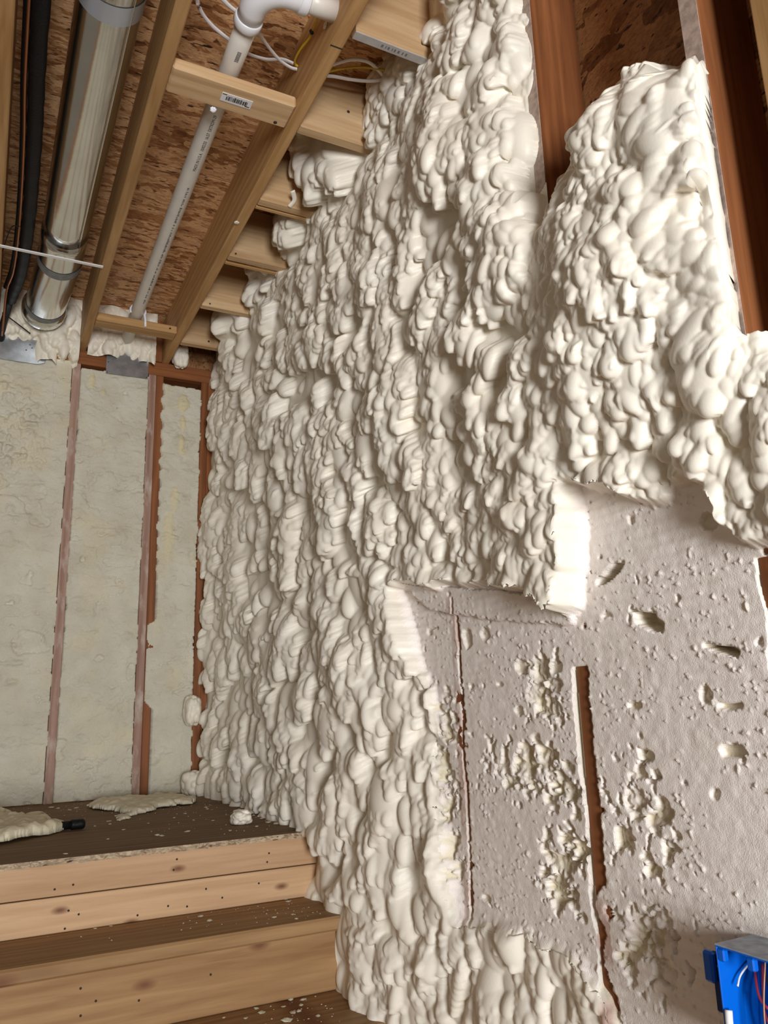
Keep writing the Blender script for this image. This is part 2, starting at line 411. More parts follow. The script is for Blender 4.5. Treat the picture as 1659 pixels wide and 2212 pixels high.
# trimmed foam, one panel for each stud bay
def panel(name, xl, xr, zb, zt, label, seed, tears=.25, yellow=(), left_rag=.004, right_rag=.004, popcorn=None, scallop=False):
    nx = max(20, int((xr-xl)/.0042)); nz = int((zt-zb)/.0046)
    x = np.linspace(xl-(.05 if scallop else .02), xr+.02, nx); z = np.linspace(zb, zt, nz); X, Z = np.meshgrid(x, z)
    h = .004+.012*(fbm(X*9, Z*9, seed)-.5)+.040*np.maximum(0, fbm(X*16, Z*24, seed+3, 4)-.56)
    h += .0030*(vnoise(X*130, Z*130, seed+4)-.5)+.004*(fbm(X*45, Z*60, seed+14, 3)-.5)
    rid = np.abs(fbm(X*7, Z*11, seed+8, 4)-.5); h -= .010*np.clip(1-rid/.02, 0, 1)*(fbm(X*3, Z*3, seed+5) > .5)
    ter = fbm(X*4.5, Z*7.5, seed+70, 5); h += .016*(np.floor(ter*9)/9-.5)+.004*(ter-.5)
    m = fbm(X*6, Z*7, seed+11, 3) > (1-tears)
    h -= m*.020*fbm(X*30, Z*36, seed+6)
    if popcorn is not None:
        cx, cz, rx, rz = popcorn
        w = np.clip(1.2-((X-cx)/rx)**2-((Z-cz)/rz)**2, 0, 1)
        h += w*(.035*np.abs(fbm(X*30, Z*30, seed+21, 3)-.45)*2.2-.004)
    # a few shallow saw steps
    for k in range(3):
        zz = zb+(zt-zb)*(.15+.75*hashn(np.array(k), np.array(seed), 5)); h += .003*sstep(zz, zz+.006, Z+.03*(vnoise(X*6, Z*0, seed+k)-.5))
    tint = np.zeros_like(X)+1.6*(fbm(X*7, Z*7, seed+30)-.52).clip(0)
    for (cx, cz, rx, rz, hh, tn) in yellow:
        n_ = .9*(fbm(X*28, Z*28, seed+40)-.5)
        e = ((X-cx)/rx)**2+((Z-cz)/rz)**2+n_*1.6
        d = np.sqrt(np.clip(1-e, 0, 1)); h = np.maximum(h, h+hh*d*(.7+.6*fbm(X*60, Z*60, seed+41))); tint = np.maximum(tint, tn*(d > .05))
    # ragged sides: past the edge the foam drops away and the stud shows
    el = xl+left_rag*(fbm(Z*22, Z*0+1, seed+50)*2-1)*1.6; er = xr+right_rag*(fbm(Z*22, Z*0+7, seed+51)*2-1)*1.6
    if scallop:
        ph = (Z*12.5+.6*vnoise(Z*6, Z*0, 3)) % 1.0
        el = xl+.004-.040*sstep(-.01, .03, Z+.03*(fbm(Z*20, X*9, 4)-.5))*sstep(.43, .38, Z+.05*(fbm(Z*20, X*9, 4)-.5))-(.006+.010*vnoise(Z*9, Z*0, 8))*np.sqrt(np.clip(1-((ph-.5)/.36)**2, 0, 1))*sstep(.55, .75, Z)
    inside = (X > el) & (X < er)
    inside &= (Z < zt-.006-.016*(fbm(X*14, X*0, seed+60)-.3))
    h = np.where(inside, h, -.06)
    Y = YB-h
    idx = np.arange(nx*nz).reshape(nz, nx)
    F = np.stack([idx[:-1, :-1], idx[:-1, 1:], idx[1:, 1:], idx[1:, :-1]], -1).reshape(-1, 4)
    ins = inside.ravel(); F = F[ins[F].any(1)]
    V = np.stack([X, Y, Z], -1).reshape(-1, 3)
    used = np.zeros(len(V), bool); used[F.ravel()] = True; re = np.cumsum(used)-1
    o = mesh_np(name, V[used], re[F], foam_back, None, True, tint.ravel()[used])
    return tag(o, label, 'foam insulation', 'trimmed foam between the back wall studs')
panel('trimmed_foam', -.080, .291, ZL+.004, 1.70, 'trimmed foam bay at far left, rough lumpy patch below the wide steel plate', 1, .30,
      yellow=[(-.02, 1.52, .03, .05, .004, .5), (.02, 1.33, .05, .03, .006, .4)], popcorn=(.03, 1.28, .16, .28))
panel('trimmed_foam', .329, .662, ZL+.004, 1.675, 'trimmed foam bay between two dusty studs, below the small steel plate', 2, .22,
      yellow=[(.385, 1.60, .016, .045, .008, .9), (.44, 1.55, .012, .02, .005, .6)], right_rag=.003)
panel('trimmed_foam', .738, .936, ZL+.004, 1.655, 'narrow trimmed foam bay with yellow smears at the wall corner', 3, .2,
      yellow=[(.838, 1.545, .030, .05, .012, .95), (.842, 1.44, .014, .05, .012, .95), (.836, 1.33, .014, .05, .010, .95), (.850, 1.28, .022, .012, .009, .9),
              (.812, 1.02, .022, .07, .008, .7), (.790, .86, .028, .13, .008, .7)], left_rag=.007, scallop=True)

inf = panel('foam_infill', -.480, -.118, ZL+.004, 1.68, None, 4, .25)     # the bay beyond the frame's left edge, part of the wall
for k_ in ('category', 'group'): del inf[k_]
inf.parent = wall_back; inf.location = Vector(inf.location)-Vector(wall_back.location)
# steel nail plates
def sheet(name, outline, y, th, mat, label, bend=0.0):
    P = np.array(outline, float); n = len(P); cx = P[:, 0].mean()
    V = []; F = []
    for k, yy in enumerate((y, y+th)):
        for q in P: V.append((q[0], yy+bend*(q[0]-cx)**2, q[1]))
    F = [tuple(range(n)), tuple(range(2*n-1, n-1, -1))]+[(i, i+n, (i+1) % n+n, (i+1) % n) for i in range(n)]
    o = mesh_np(name, V, F, mat, None, False)
    return tag(o, label, 'steel plate')
pl = sheet('nail_plate', [(-.20, 1.644)]+[(x_, 1.640+.06*(x_-.02)**2) for x_ in np.linspace(-.15, .13, 8)]+[(.160, 1.652), (.176, 1.705), (.186, 1.748), (.10, 1.766), (-.05, 1.778), (-.20, 1.784)], YB-.026, .0012, plate_m,
           'wide curved steel plate under the foam at left end of back wall')
for xx, zz in ((.10, 1.72), (.075, 1.705), (.12, 1.71), (.14, 1.722), (.09, 1.735), (.16, 1.70)): disc('nail_hole', (xx, YB-.026, zz), (0, -1, 0), .003, nail_m, pl, .0008)
p2 = sheet('nail_plate', [(.446, 1.648), (.652, 1.651), (.653, 1.772), (.445, 1.770)], YB-.026, .0012, plate_m, 'small square dull steel plate on the top plate below the white pipe')
for xx, zz in ((.452, 1.764), (.646, 1.766), (.452, 1.654), (.646, 1.657), (.455, 1.71)): disc('nail_hole', (xx, YB-.026, zz), (0, -1, 0), .003, nail_m, p2, .0008)

# ------------------------------------------------------------------ right wall framing
wall_right = box('wall_right', (XW+.14, -.6, -H0), (XW+.155, YB+.14, ZO), osb_wall, None, 0)
tag(wall_right, 'right wall framing with strand board sheathing', kind='structure')
studs_y = [.747, 1.178, 1.622, 2.03, 2.436, 2.842, 3.248, 3.655]
for i, y in enumerate(studs_y):
    box('stud', (XW, y, -H0+.01), (XW+.139, y+.038, ZO-.001), fir_dark if i < 3 else dusty, wall_right, .003)
film_m = plain('foam_mist', (.46, .35, .29), .6, 0, .4, nsc=70, namp=.3)
for y in studs_y[:2]: box('overspray_mist', (XW-.0008, y+.001, .45), (XW+.0004, y+.037, ZO-.002), film_m, wall_right, 0)
box('window_jack_stud', (XW, .617, -H0+.01), (XW+.139, .655, ZO-.001), pine[2], wall_right, .004)

# ------------------------------------------------------------------ spray foam on the right wall: a height field grown lobe by lobe
NU, NV = 860, 1180
ys = np.exp(np.linspace(math.log(.5), math.log(YB+.02), NU))      # finer towards the near end
zs = np.linspace(-1.15, ZO-.004, NV)
Y, Z = np.meshgrid(ys, zs)

def wallpoly(pts, X=XW): return [tuple(atx(px, py, X)[1:]) for px, py in pts]
TRIM = wallpoly([(1002, 1992), (985, 1900), (968, 1800), (958, 1700), (950, 1600), (945, 1500), (915, 1420), (893, 1340), (876, 1268), (905, 1262), (960, 1266), (1020, 1262), (1090, 1268),
                 (1150, 1272), (1190, 1285), (1225, 1310), (1248, 1330), (1262, 1300), (1270, 1230), (1268, 1150), (1262, 1100), (1250, 1045), (1290, 1048), (1310, 1055), (1345, 1050), (1380, 1072), (1420, 1088), (1455, 1080), (1462, 1045),
                 (1500, 1035), (1545, 1050), (1575, 1085), (1588, 1130), (1610, 1165), (1659, 1180), (1900, 1180), (1900, 2500), (1345, 2500), (1338, 2212), (1310, 2150), (1272, 2100), (1240, 2060), (1190, 2035), (1120, 2010), (1050, 2000)])
jy = .020*(fbm(Y*26, Z*26, 5, 3)-.5)+.010*(vnoise(Y*90, Z*90, 6)-.5); jz = .020*(fbm(Y*26, Z*26, 8, 3)-.5)+.010*(vnoise(Y*90, Z*90, 9)-.5)
trim = inpoly(Y+jy, Z+jz, TRIM)

# mean thickness beyond the stud faces
low = fbm(Y*2.3, Z*2.0, 31, 3)-.5
T0 = .078+.055*low
sd = np.min(np.abs(Y[..., None]-(np.array(studs_y[1:])+.019)), -1)
T0 -= .016*np.clip(1-sd/.07, 0, 1)**1.5
T0 *= 1-.35*sstep(1.45, 1.75, Z)
T0 += .012*sstep(.2, -.4, Z)*sstep(2.0, 2.6, Y)
T0 = np.where(Y > 3.4, T0*.85, T0)
# torn foam below the trimmed area
tornw = sstep(1.95, 1.6, Y)*sstep(-.34, -.44, Z)
T0 = T0*(1-tornw)+np.minimum(T0, .014+.05*low)*tornw
nearT = sstep(2.15, 1.75, Y)*sstep(.75, .45, Z)
T0 = T0*(1-nearT)+np.minimum(T0, .022+.026*sstep(-.1, .2, Z)+.04*low)*nearT
nearR = sstep(1.12, .98, Y)*sstep(.60, .42, Z)
T0 = T0*(1-nearR)+np.minimum(T0, .020+.02*low)*nearR
# masses pushed up between the ceiling blocks
def bayfoam(y0, y1, t, z0):
    global T0
    e = np.clip(1-((Y-(y0+y1)/2)/((y1-y0)/2))**4, 0, 1)
    T0 = np.maximum(T0, np.where((Y > y0-.0) & (Y < y1+.0), (t*e*sstep(z0-.10, z0+.05, Z))-.0, -1))
bayfoam(2.035, 2.38, .185, ZJ); bayfoam(2.44, 2.785, .125, ZJ); bayfoam(2.84, 3.225, .105, ZJ); bayfoam(3.285, 3.64, .17, ZJ)
T0 = np.where((Y > 3.70) & (Z > 1.70), np.minimum(T0, .03), T0)
T0 = np.where((Y > 1.46) & (Y < 1.93) & (Z > 1.6), np.minimum(T0, .055), T0)
# near bay: foam stops short of the top and the studs show
top1 = 1.25-.06*np.clip((.95-Y)/.15, 0, 1)-.20*np.clip((Y-1.0)/.17, 0, 1)
wob = .05*(fbm(Y*14, Z*5, 77)-.5)
drop1 = sstep(top1-.24, top1+.03, Z+wob)
near1 = (Y < 1.178)
T0 = np.where(near1, T0*(1-drop1)+(-.16)*drop1, T0)
strip = (Y >= 1.178) & (Y < 1.222)
T0 = np.where(strip, T0*(1-sstep(.98, 1.12, Z+wob))+(-.03)*sstep(.98, 1.12, Z+wob), T0)
_w = sstep(.92, 1.12, Z)
T0 = np.where((Y >= 1.222), T0*(1-_w)+_w*np.minimum(T0, .012+(Y-1.222)*1.0), T0)
# lap over the near stud: the foam rolls over the stud's inner corner and stops
edge = .753+.010*(fbm(Z*7, Z*0+3, 90)-.5)*2
roll = sstep(.0, .040, Y-edge)
hi = sstep(.46, .58, Z+wob)
T0 = np.where((Y < edge+.05), T0*(1-hi)+hi*(np.minimum(T0, .050)*roll+.006*(1-roll)), T0)
w80 = sstep(.86, .79, Y)
T0 = T0*(1-w80)+w80*np.minimum(T0, .045-1.0*np.clip(Z-.98, 0, 1))
T0 = np.where((Y < edge), T0*(1-hi)-.2*hi, T0)
ALLOW = T0 > -.115
mac = fbm(Y*7.5+.6*Z, Z*5.0, 131, 3)-.5
T0 = np.where(T0 > .03, T0+.068*mac*np.clip((T0-.03)/.03, 0, 1), T0)
Hf = T0-.045+.028*np.maximum(tornw, np.maximum(nearT, nearR))
def interp(A, y, z):
    j = np.clip(np.searchsorted(ys, y), 0, NU-1); i = np.clip(np.searchsorted(zs, z), 0, NV-1); return A[i, j]
def blob(y0, z0, ru, rv, th, top, a, p=.5):
    R_ = max(ru, rv); j0, j1 = np.searchsorted(ys, [y0-R_, y0+R_]); i0, i1 = np.searchsorted(zs, [z0-R_, z0+R_])
    if j1-j0 < 1 or i1-i0 < 1: return
    dy = ys[j0:j1][None, :]-y0; dz = zs[i0:i1][:, None]-z0
    c, s = math.cos(th), math.sin(th)
    e = ((dy*c+dz*s)/ru)**2+((-dy*s+dz*c)/rv)**2
    d = np.where(e < 1, top-a+a*np.power(np.clip(1-e, 0, 1), p), -9)
    sub = Hf[i0:i1, j0:j1]; np.maximum(sub, d, out=sub)
def rnd_pt():
    while True:
        y = 1/rng.uniform(1/(YB-.01), 1/.68) if rng.random() < .45 else rng.uniform(.68, YB-.01)
        z = rng.uniform(-1.1, ZO-.02)
        if z < -.50 and y < .85: continue
        t = interp(T0, y, z)
        if t > -.10: return y, z, t
R = rng.uniform
def DY(y): return y*math.log((YB+.02)/.5)/NU
for k in range(420):                                    # big swellings
    y, z, t = rnd_pt(); r = R(.05, .10)
    if t < .03: continue
    blob(y, z, r, r*R(1.0, 1.8), R(-.6, .4), t+R(-.020, .022), r*R(.6, .9))
for k in range(700):                                    # extra lobes where the layer is thin, so no bare flats stay
    y = R(.72, 2.1); z = R(-.95, .62); t = interp(T0, y, z); tw = interp(tornw, y, z)
    if max(tw, interp(nearT, y, z), interp(nearR, y, z)) < .4: continue
    r = R(.020, .040)*(1+.9*tw)
    blob(y, z, r, r*R(1.0, 2.0), R(-.8, .6), t+R(-.016, .014), r*R(.6, 1.0))
for k in range(110):                                    # ribbed bead rolling over the near stud
    z = .50+k*.0053; e0 = .753+.010*(float(fbm(np.array(z*7), np.array(3.), 90))-.5)*2; tb_ = interp(T0, e0+.03, z)
    if z > 1.03: break
    blob(e0+.022+R(-.003, .003), z, R(.020, .028), R(.008, .013), R(-.5, .0), max(interp(T0, e0+.02, z), .0)+R(.016, .026), .035)
    blob(e0+.060+R(-.006, .006), z, R(.022, .034), R(.008, .014), R(-.6, .0), max(tb_, .0)+R(.012, .024), .03)
for k in range(1700):                                   # main lobes
    y, z, t = rnd_pt(); r = R(.024, .056)
    if z < -.2 and y > 1.6 and rng.random() < .75: r *= 1.6
    if y < 1.15 and z > .4: r *= 1.25
    blob(y, z, max(r, 1.8*DY(y)), r*R(1.0, 1.9), R(-.6, .5), max(t+R(-.034, .014), min(interp(Hf, y, z)+R(-.010, .016), t+.034)), r*R(.9, 1.25))
for k in range(2000):                                   # ribbed rolls: overlapping ribs laid one after another
    y, z, t = rnd_pt(); L = int(R(4, 11)); ang = R(-.7, .5)+(math.pi/2 if rng.random() < .25 else 0); st = R(.007, .015); wd = R(.015, .038)
    if interp(Hf, y, z) < t-.012: continue
    g = R(-.012, .004)
    for i in range(L):
        yy = y+math.sin(ang)*st*i; zz = z+math.cos(ang)*st*i
        if interp(T0, yy, zz) < -.07: break
        k_ = 1-.5*abs(2*i/(L-1)-1)**2
        base = max(interp(T0, yy, zz)+g, interp(Hf, yy, zz)-.004)
        if base > t+.042: break
        blob(yy, zz, max(wd*k_*R(.85, 1.1), 1.7*DY(yy)), st*R(1.0, 1.5), ang*-1+R(-.15, .15), base+R(.004, .010), wd*.9*k_)
for k in range(9000):                                   # lobes on lobes, the hollows stay smooth
    y, z, t = rnd_pt(); r = R(.009, .024)
    base = interp(Hf, y, z)
    if base > t+.042 or base < t-.008 or (((z < -.2 and y > 1.6) or (y < 1.15 and z > .4)) and rng.random() < .45) or (interp(tornw, y, z) > .5 and rng.random() < .75): continue
    blob(y, z, max(r, 1.6*DY(y)), r*R(1.0, 2.1), R(-.7, .7), base+r*R(.14, .46), r*R(.9, 1.2))
for k in range(20000):                                  # fine wrinkles in patches
    y, z, t = rnd_pt()
    if vnoise(np.array(y*9.), np.array(z*9.), 55) < .50: continue
    r = R(.004, .010); base = interp(Hf, y, z)
    if base < t-.004 or (((z < -.2 and y > 1.6) or (y < 1.15 and z > .4)) and rng.random() < .5) or (interp(tornw, y, z) > .5 and rng.random() < .85): continue
    blob(y, z, max(r, 1.5*DY(y)), r*R(1.0, 2.4), R(-.9, .9), base+r*R(.18, .5), r)
Hf = np.where(ALLOW, Hf, -.2)
for pas in range(1):
    Hs = blur(Hf, 1); Hf = np.where(trim, Hf, .45*Hf+.55*Hs)
# the trimmed face
ridge = .0016*np.sin(Z*330+9*fbm(Y*3, Z*3, 12))*fbm(Y*6, Z*8, 13)
cutT = .005+ridge+.0022*(fbm(Y*60, Z*60, 14, 3)-.5)+.006*(fbm(Y*3, Z*4, 15)-.5)
spk = vnoise(Y*190, Z*190, 16); cutT += .0036*np.clip((spk-.84)/.12, 0, 1)*(fbm(Y*8, Z*8, 17) > .36)
band = wallpoly([(876, 1262), (1190, 1285), (1250, 1335), (1245, 1350), (1060, 1338), (940, 1318)])
tb = inpoly(Y+jy*.5, Z+jz*.5, band); cutT = np.where(tb, cutT+.012+.10*np.clip(Z-.25, 0, .1), cutT)
def crater(px, py, rx, ry, depth, rag=1.0, rot=0.):
    c = atx(px, py); m = abs(c[1]-atx(px+rx, py)[1]); n = abs(c[2]-atx(px, py+ry)[2]); Rr = max(m, n)*1.7
    j0, j1 = np.searchsorted(ys, [c[1]-Rr, c[1]+Rr]); i0, i1 = np.searchsorted(zs, [c[2]-Rr, c[2]+Rr])
    w_full = np.zeros_like(Y); S = np.s_[i0:i1, j0:j1]
    if j1 <= j0 or i1 <= i0: return w_full
    dy = (Y[S]-c[1]); dz = (Z[S]-c[2]); cs, sn = math.cos(rot), math.sin(rot)
    e = ((dy*cs+dz*sn)/m)**2+((-dy*sn+dz*cs)/n)**2+rag*1.7*(fbm(Y[S]*45, Z[S]*45, int(px) % 97, 3)-.5)
    w = np.clip(1-e, 0, 1); cutT[S] -= depth*np.minimum(1, w*8); w_full[S] = w
    return w_full
for a in [(1325, 1236, 34, 13, .05, 1.3, -.35), (1398, 1338, 36, 17, .05, 1.3, .5), (1562, 1402, 46, 13, .05, 1.5, .25), (1372, 1523, 17, 8, .015, .8, 0), (1400, 1632, 17, 15, .014, .6, 0),
          (1530, 1500, 16, 22, .012, 1, 0), (1580, 1525, 26, 12, .012, 1.2, 0), (1130, 1440, 12, 16, .010, 1, 0), (1205, 1440, 12, 14, .010, 1, 0), (1585, 1622, 30, 16, .012, 1.4, 0), (1125, 1535, 9, 12, .008, .8, 0),
          (1540, 1130, 22, 26, .010, 1.1, 0), (1015, 1380, 10, 22, .008, 1, 0), (1050, 1370, 9, 12, .006, 1, 0)]:
    crater(*a)
rough = np.zeros_like(Y)
for (px, py, rx, ry) in [(1385, 1765, 62, 95), (1215, 1880, 48, 75), (1130, 1655, 70, 55), (1175, 1500, 45, 70), (1390, 1990, 60, 35), (1215, 1720, 30, 45), (1420, 2080, 70, 60), (975, 1560, 25, 60), (960, 1700, 26, 70), (978, 1850, 22, 80)]:
    rough = np.maximum(rough, crater(px, py, rx, ry, .006, 3.6))
lum = .6*np.abs(fbm(Y*22, Z*18, 61, 3)-.5)*2+.4*np.abs(fbm(Y*50, Z*40, 63, 3)-.5)*2
cutT += np.minimum(1, rough*2)*(.030*(lum-.50)+.006*vnoise(Y*120, Z*120, 62))
# small pits and torn specks
pit = fbm(Y*34, Z*40, 71, 2); cutT -= .008*np.clip((pit-.83)/.03, 0, 1)
# where the blade ran along a stud its face shows
for y0, zlo, zhi, wl, wr, sd_ in ((1.178, -1.1, atx(1262, 1440)[2], -.002, .042, 1), (1.622, -.50, .24, .003, .014, 2), (.747, -.2, atx(1640, 1205)[2], .004, .036, 3)):
    ww = fbm(Z*9, Z*0+sd_, 80+sd_, 3)-.5; w2 = fbm(Z*30, Z*0+sd_, 85+sd_, 2)-.5
    ex = (Y > y0+wl+.016*ww+.006*w2) & (Y < y0+wr+.020*ww-.006*w2) & (Z > zlo) & (Z < zhi)
    if sd_ == 1: ex &= (fbm(Z*7.3, Y*9+4.4, 99, 3) > .29)
    cutT = np.where(ex, -.006, cutT)
TI = np.zeros_like(Y)
fn = fbm(Y*30, Z*12, 95, 3)
FI = np.where((Y > 1.622) & (Y < 1.660), .55*sstep(.25, .6, fn), 0)*sstep(.27, .22, Z)*sstep(-.52, -.48, Z)
FI = np.where((Y > 1.178) & (Y < 1.216), .75*sstep(.35, .6, fn), FI)*np.where((Y < 1.25), sstep(.16, .12, Z), 1)
TI = np.where(trim, np.clip((.002-cutT)/.012, 0, 1)*.75, 0)
ms = np.where(Z < -.1, blur(trim.astype(float), 6), blur(trim.astype(float), 2))
Hall = cutT*ms+np.maximum(Hf, np.where(T0 > .02, .012, -9))*(1-ms)
Hall = np.where((Y > 1.180) & (Y < 1.45) & (Z > .75) & ~trim, np.maximum(Hall, np.where(Y > 1.213, .005, -.003)), Hall)
rimz = blur((~ALLOW).astype(float), 5) > .0005
Hall = np.where(rimz & ~trim, np.clip(Hall, T0-.008, T0+.034), Hall)
Hall = np.where(ALLOW | trim, np.maximum(Hall, np.where(trim, -9, T0-.05)), -.2)
Hall = np.where((Y > 1.196) & (Y < 1.45) & (Z > .70) & ~trim, np.maximum(Hall, np.where(Y > 1.213, .006, -.002)), Hall)
Hall = np.where((Y > 1.170) & (Y <= 1.22) & (Z > .70) & (Z < 1.10-.3*(Y-1.17)+wob) & ~trim, np.maximum(Hall, .004), Hall)
rimfoam = (~trim)
# lobes sag and overhang a little
hp = np.where(trim, 0, Hall-blur(np.where(trim, .05, Hall), 14))
hp = np.clip(hp, -.05, .05)
hp = np.where((Y > 1.15) & (Y < 1.25) & (Z > .8), 0, hp)
hp = np.where((blur(trim.astype(float), 3) > .01) | (blur((~ALLOW).astype(float), 15) > .001), 0, hp)
PX = XW-Hall; PY = Y+.16*hp*np.where(Y < 3.8, 1, 0)-.55*np.clip(Hall, 0, .08)*sstep(.86, .76, Y)*sstep(.45, .55, Z)*(~trim); PZ = Z-.50*hp
PZ = np.minimum(PZ, ZO-.003)
# faces: keep what lies in front of the sheathing and near the field of view
Vv = np.stack([PX, PY, PZ], -1).reshape(-1, 3)
dep = Vv@FW; sx = 829.5+FPX*(Vv@RT)/np.maximum(dep, .05); sy = 1106-FPX*(Vv@UP)/np.maximum(dep, .05)
ok = (Hall.ravel() > -.139) & (dep > .1) & (sx > 0) & (sx < 1659+420) & (sy > -450) & (sy < 2212+330)
idx = np.arange(NU*NV).reshape(NV, NU)
F = np.stack([idx[:-1, :-1], idx[1:, :-1], idx[1:, 1:], idx[:-1, 1:]], -1).reshape(-1, 4)
F = F[ok[F].all(1)]
tr = trim.ravel()[F].all(1)
Yf = Y.ravel()[F[:, 0]]
def take(sel, name, mat, label, cat, group=None):
    f = F[sel]
    if len(f) == 0: return None
    used = np.zeros(len(Vv), bool); used[f.ravel()] = True; re = np.cumsum(used)-1
    o = mesh_np(name, Vv[used], re[f], mat, None, True, TI.ravel()[used], film=FI.ravel()[used])
    return tag(o, label, cat, group)
take(~tr, 'spray_foam', foam_raw, 'billowing cream spray foam in uncut lobes covering the right wall', 'foam insulation')
G = 'trimmed foam on the right wall'
take(tr & (Yf > 1.64), 'trimmed_foam', foam_cut, 'narrow trimmed strip of foam beside the uncut foam, left of the thin stud line', 'foam insulation', G)
take(tr & (Yf <= 1.64) & (Yf > 1.197), 'trimmed_foam', foam_cut, 'trimmed foam panel between the thin stud line and the orange stud', 'foam insulation', G)
take(tr & (Yf <= 1.197) & (Yf > .766), 'trimmed_foam', foam_cut, 'largest trimmed foam panel right of the orange stud, with torn holes', 'foam insulation', G)
take(tr & (Yf <= .766), 'trimmed_foam', foam_cut, 'trimmed foam at the far right edge beyond the last stud', 'foam insulation', G)

# ------------------------------------------------------------------ foam masses between joists over the back wall, and loose lumps
def lumpy(name, c, r, mat, label, cat, group=None, seed=1, n=90, amp=.22, sc=3.2, box_=3.0, res=72, tint=0.0, flat_bottom=None):
    rg = np.random.default_rng(seed)
    nu, nv = res, res//2
    th = np.linspace(0, 2*np.pi, nu, endpoint=False); ph = np.linspace(.02, np.pi-.02, nv)
    TH, PH = np.meshgrid(th, ph)
    D = np.stack([np.sin(PH)*np.cos(TH), np.sin(PH)*np.sin(TH), np.cos(PH)], -1)
    q = 1/(np.abs(D[..., 0])**box_+np.abs(D[..., 1])**box_+np.abs(D[..., 2])**box_)**(1/box_)
    disp = np.zeros(TH.shape)
    for k in range(n):
        d = rg.normal(size=3); d /= np.linalg.norm(d); w = rg.uniform(.16, .42); cosd = np.clip(D@d, -1, 1); e = np.arccos(cosd)/w
        disp = np.maximum(disp, rg.uniform(.45, 1)*w*2.2*np.sqrt(np.clip(1-e*e, 0, 1)))
    rr = q*(1-amp*.6+amp*disp)
    V = np.array(c)+D*rr[..., None]*np.array(r)
    if flat_bottom is not None: V[..., 2] = np.maximum(V[..., 2], flat_bottom)
    V = V.reshape(-1, 3); Fq = []
    for i in range(nv-1):
        for j in range(nu):
            k = (j+1) % nu; Fq.append((i*nu+j, (i+1)*nu+j, (i+1)*nu+k, i*nu+k))
    Fq.append(tuple(range(nu))); Fq.append(tuple((nv-1)*nu+j for j in range(nu-1, -1, -1)))
    o = mesh_np(name, V, Fq, mat, None, True, np.full(len(V), tint))
    return tag(o, label, cat, group)
def rimmass(name, x0, x1, z0, z1, prot, label, seed, holes=()):
    """foam heaped between joists: height field facing the room, drooping over the wall plate"""
    nx = int((x1-x0)/.0035); nz = int((z1-z0)/.0035)
    xs_ = np.linspace(x0, x1, nx); zs_ = np.linspace(z0, z1, nz); X, Zq = np.meshgrid(xs_, zs_)
    rg = np.random.default_rng(seed)
    low_ = fbm(X*9, Zq*6, seed)-.5
    zb = z0+.03+.05*(fbm(X*11, X*0, seed+2)-.5)+(np.where(X < .15, .085, 0) if x0 < 0 else 0)
    t = prot*(.75+.5*low_)*sstep(-.01, .06, Zq-zb)-.12*(Zq < zb-.012)
    Hh = t-.02
    def bl(cx, cz, ru, rv, an, top, a):
        Rm = max(ru, rv); j0, j1 = np.searchsorted(xs_, [cx-Rm, cx+Rm]); i0, i1 = np.searchsorted(zs_, [cz-Rm, cz+Rm])
        if j1 <= j0 or i1 <= i0: return
        dy = xs_[j0:j1][None, :]-cx; dz = zs_[i0:i1][:, None]-cz; c, s = math.cos(an), math.sin(an)
        e = ((dy*c+dz*s)/ru)**2+((-dy*s+dz*c)/rv)**2
        d = np.where(e < 1, top-a+a*np.sqrt(np.clip(1-e, 0, 1)), -9); sub = Hh[i0:i1, j0:j1]; np.maximum(sub, d, out=sub)
    for r0, r1, cnt, up in ((.03, .055, 60, .02), (.014, .028, 90, .3), (.006, .011, 40, .3)):
        for k in range(cnt):
            cx = rg.uniform(x0, x1); cz = rg.uniform(z0+.02, z1); i = min(np.searchsorted(zs_, cz), nz-1); j = min(np.searchsorted(xs_, cx), nx-1)
            if t[i, j] < .0: continue
            r = rg.uniform(r0, r1); base = t[i, j] if r0 > .02 else Hh[i, j]
            bl(cx, cz, r, r*rg.uniform(1, 2.2), rg.uniform(-.5, .5), base+(rg.uniform(-.005, .022) if r0 > .02 else r*up*rg.uniform(.5, 1.2)), r)
    keep = Hh > -.09
    hp_ = Hh-blur(Hh, 6)
    V = np.stack([X, YB-Hh, Zq-.35*hp_], -1).reshape(-1, 3)
    ii = np.arange(nx*nz).reshape(nz, nx); Fq = np.stack([ii[:-1, :-1], ii[:-1, 1:], ii[1:, 1:], ii[1:, :-1]], -1).reshape(-1, 4)
    Fq = Fq[keep.ravel()[Fq].all(1)]
    used = np.zeros(len(V), bool); used[Fq.ravel()] = True; re = np.cumsum(used)-1
    o = mesh_np(name, V[used], re[Fq], foam_raw, None, True, np.full(int(used.sum()), .12))
    return tag(o, label, 'foam insulation', 'spray foam over the back wall plate')
rimmass('rim_foam', -.055, .311, 1.665, ZO-.003, .10, 'cream foam heaped over the back wall plate around the round metal duct', 11)
rimmass('rim_foam', .353, .681, 1.735, ZO-.003, .075, 'cream foam heaped over the back wall plate behind the white pipe end', 14)
lumpy('foam_lump', (.815, YB-.035, 1.80), (.042, .045, .068), foam_raw, 'small foam lump hanging right of the last joist over the plate', 'foam insulation', seed=21, amp=.3)
lumpy('foam_lump', (.915, 3.86, -.02), (.040, .06, .075), foam_raw, 'yellowish foam clump stuck to the corner stud halfway down', 'foam lump', seed=22, amp=.3, tint=.2)
lumpy('foam_lump', (.925, 3.83, ZL+.052), (.055, .06, .058), foam_raw, 'rounded foam clump on the landing in the corner', 'foam lump', seed=23, amp=.3, flat_bottom=ZL+.001, tint=.12)
lumpy('foam_lump', (.845, 2.80, ZL+.022), (.036, .05, .026), foam_raw, 'small crumbled foam clump on the landing against the lumpy wall', 'foam lump', seed=24, amp=.4, flat_bottom=ZL+.001)

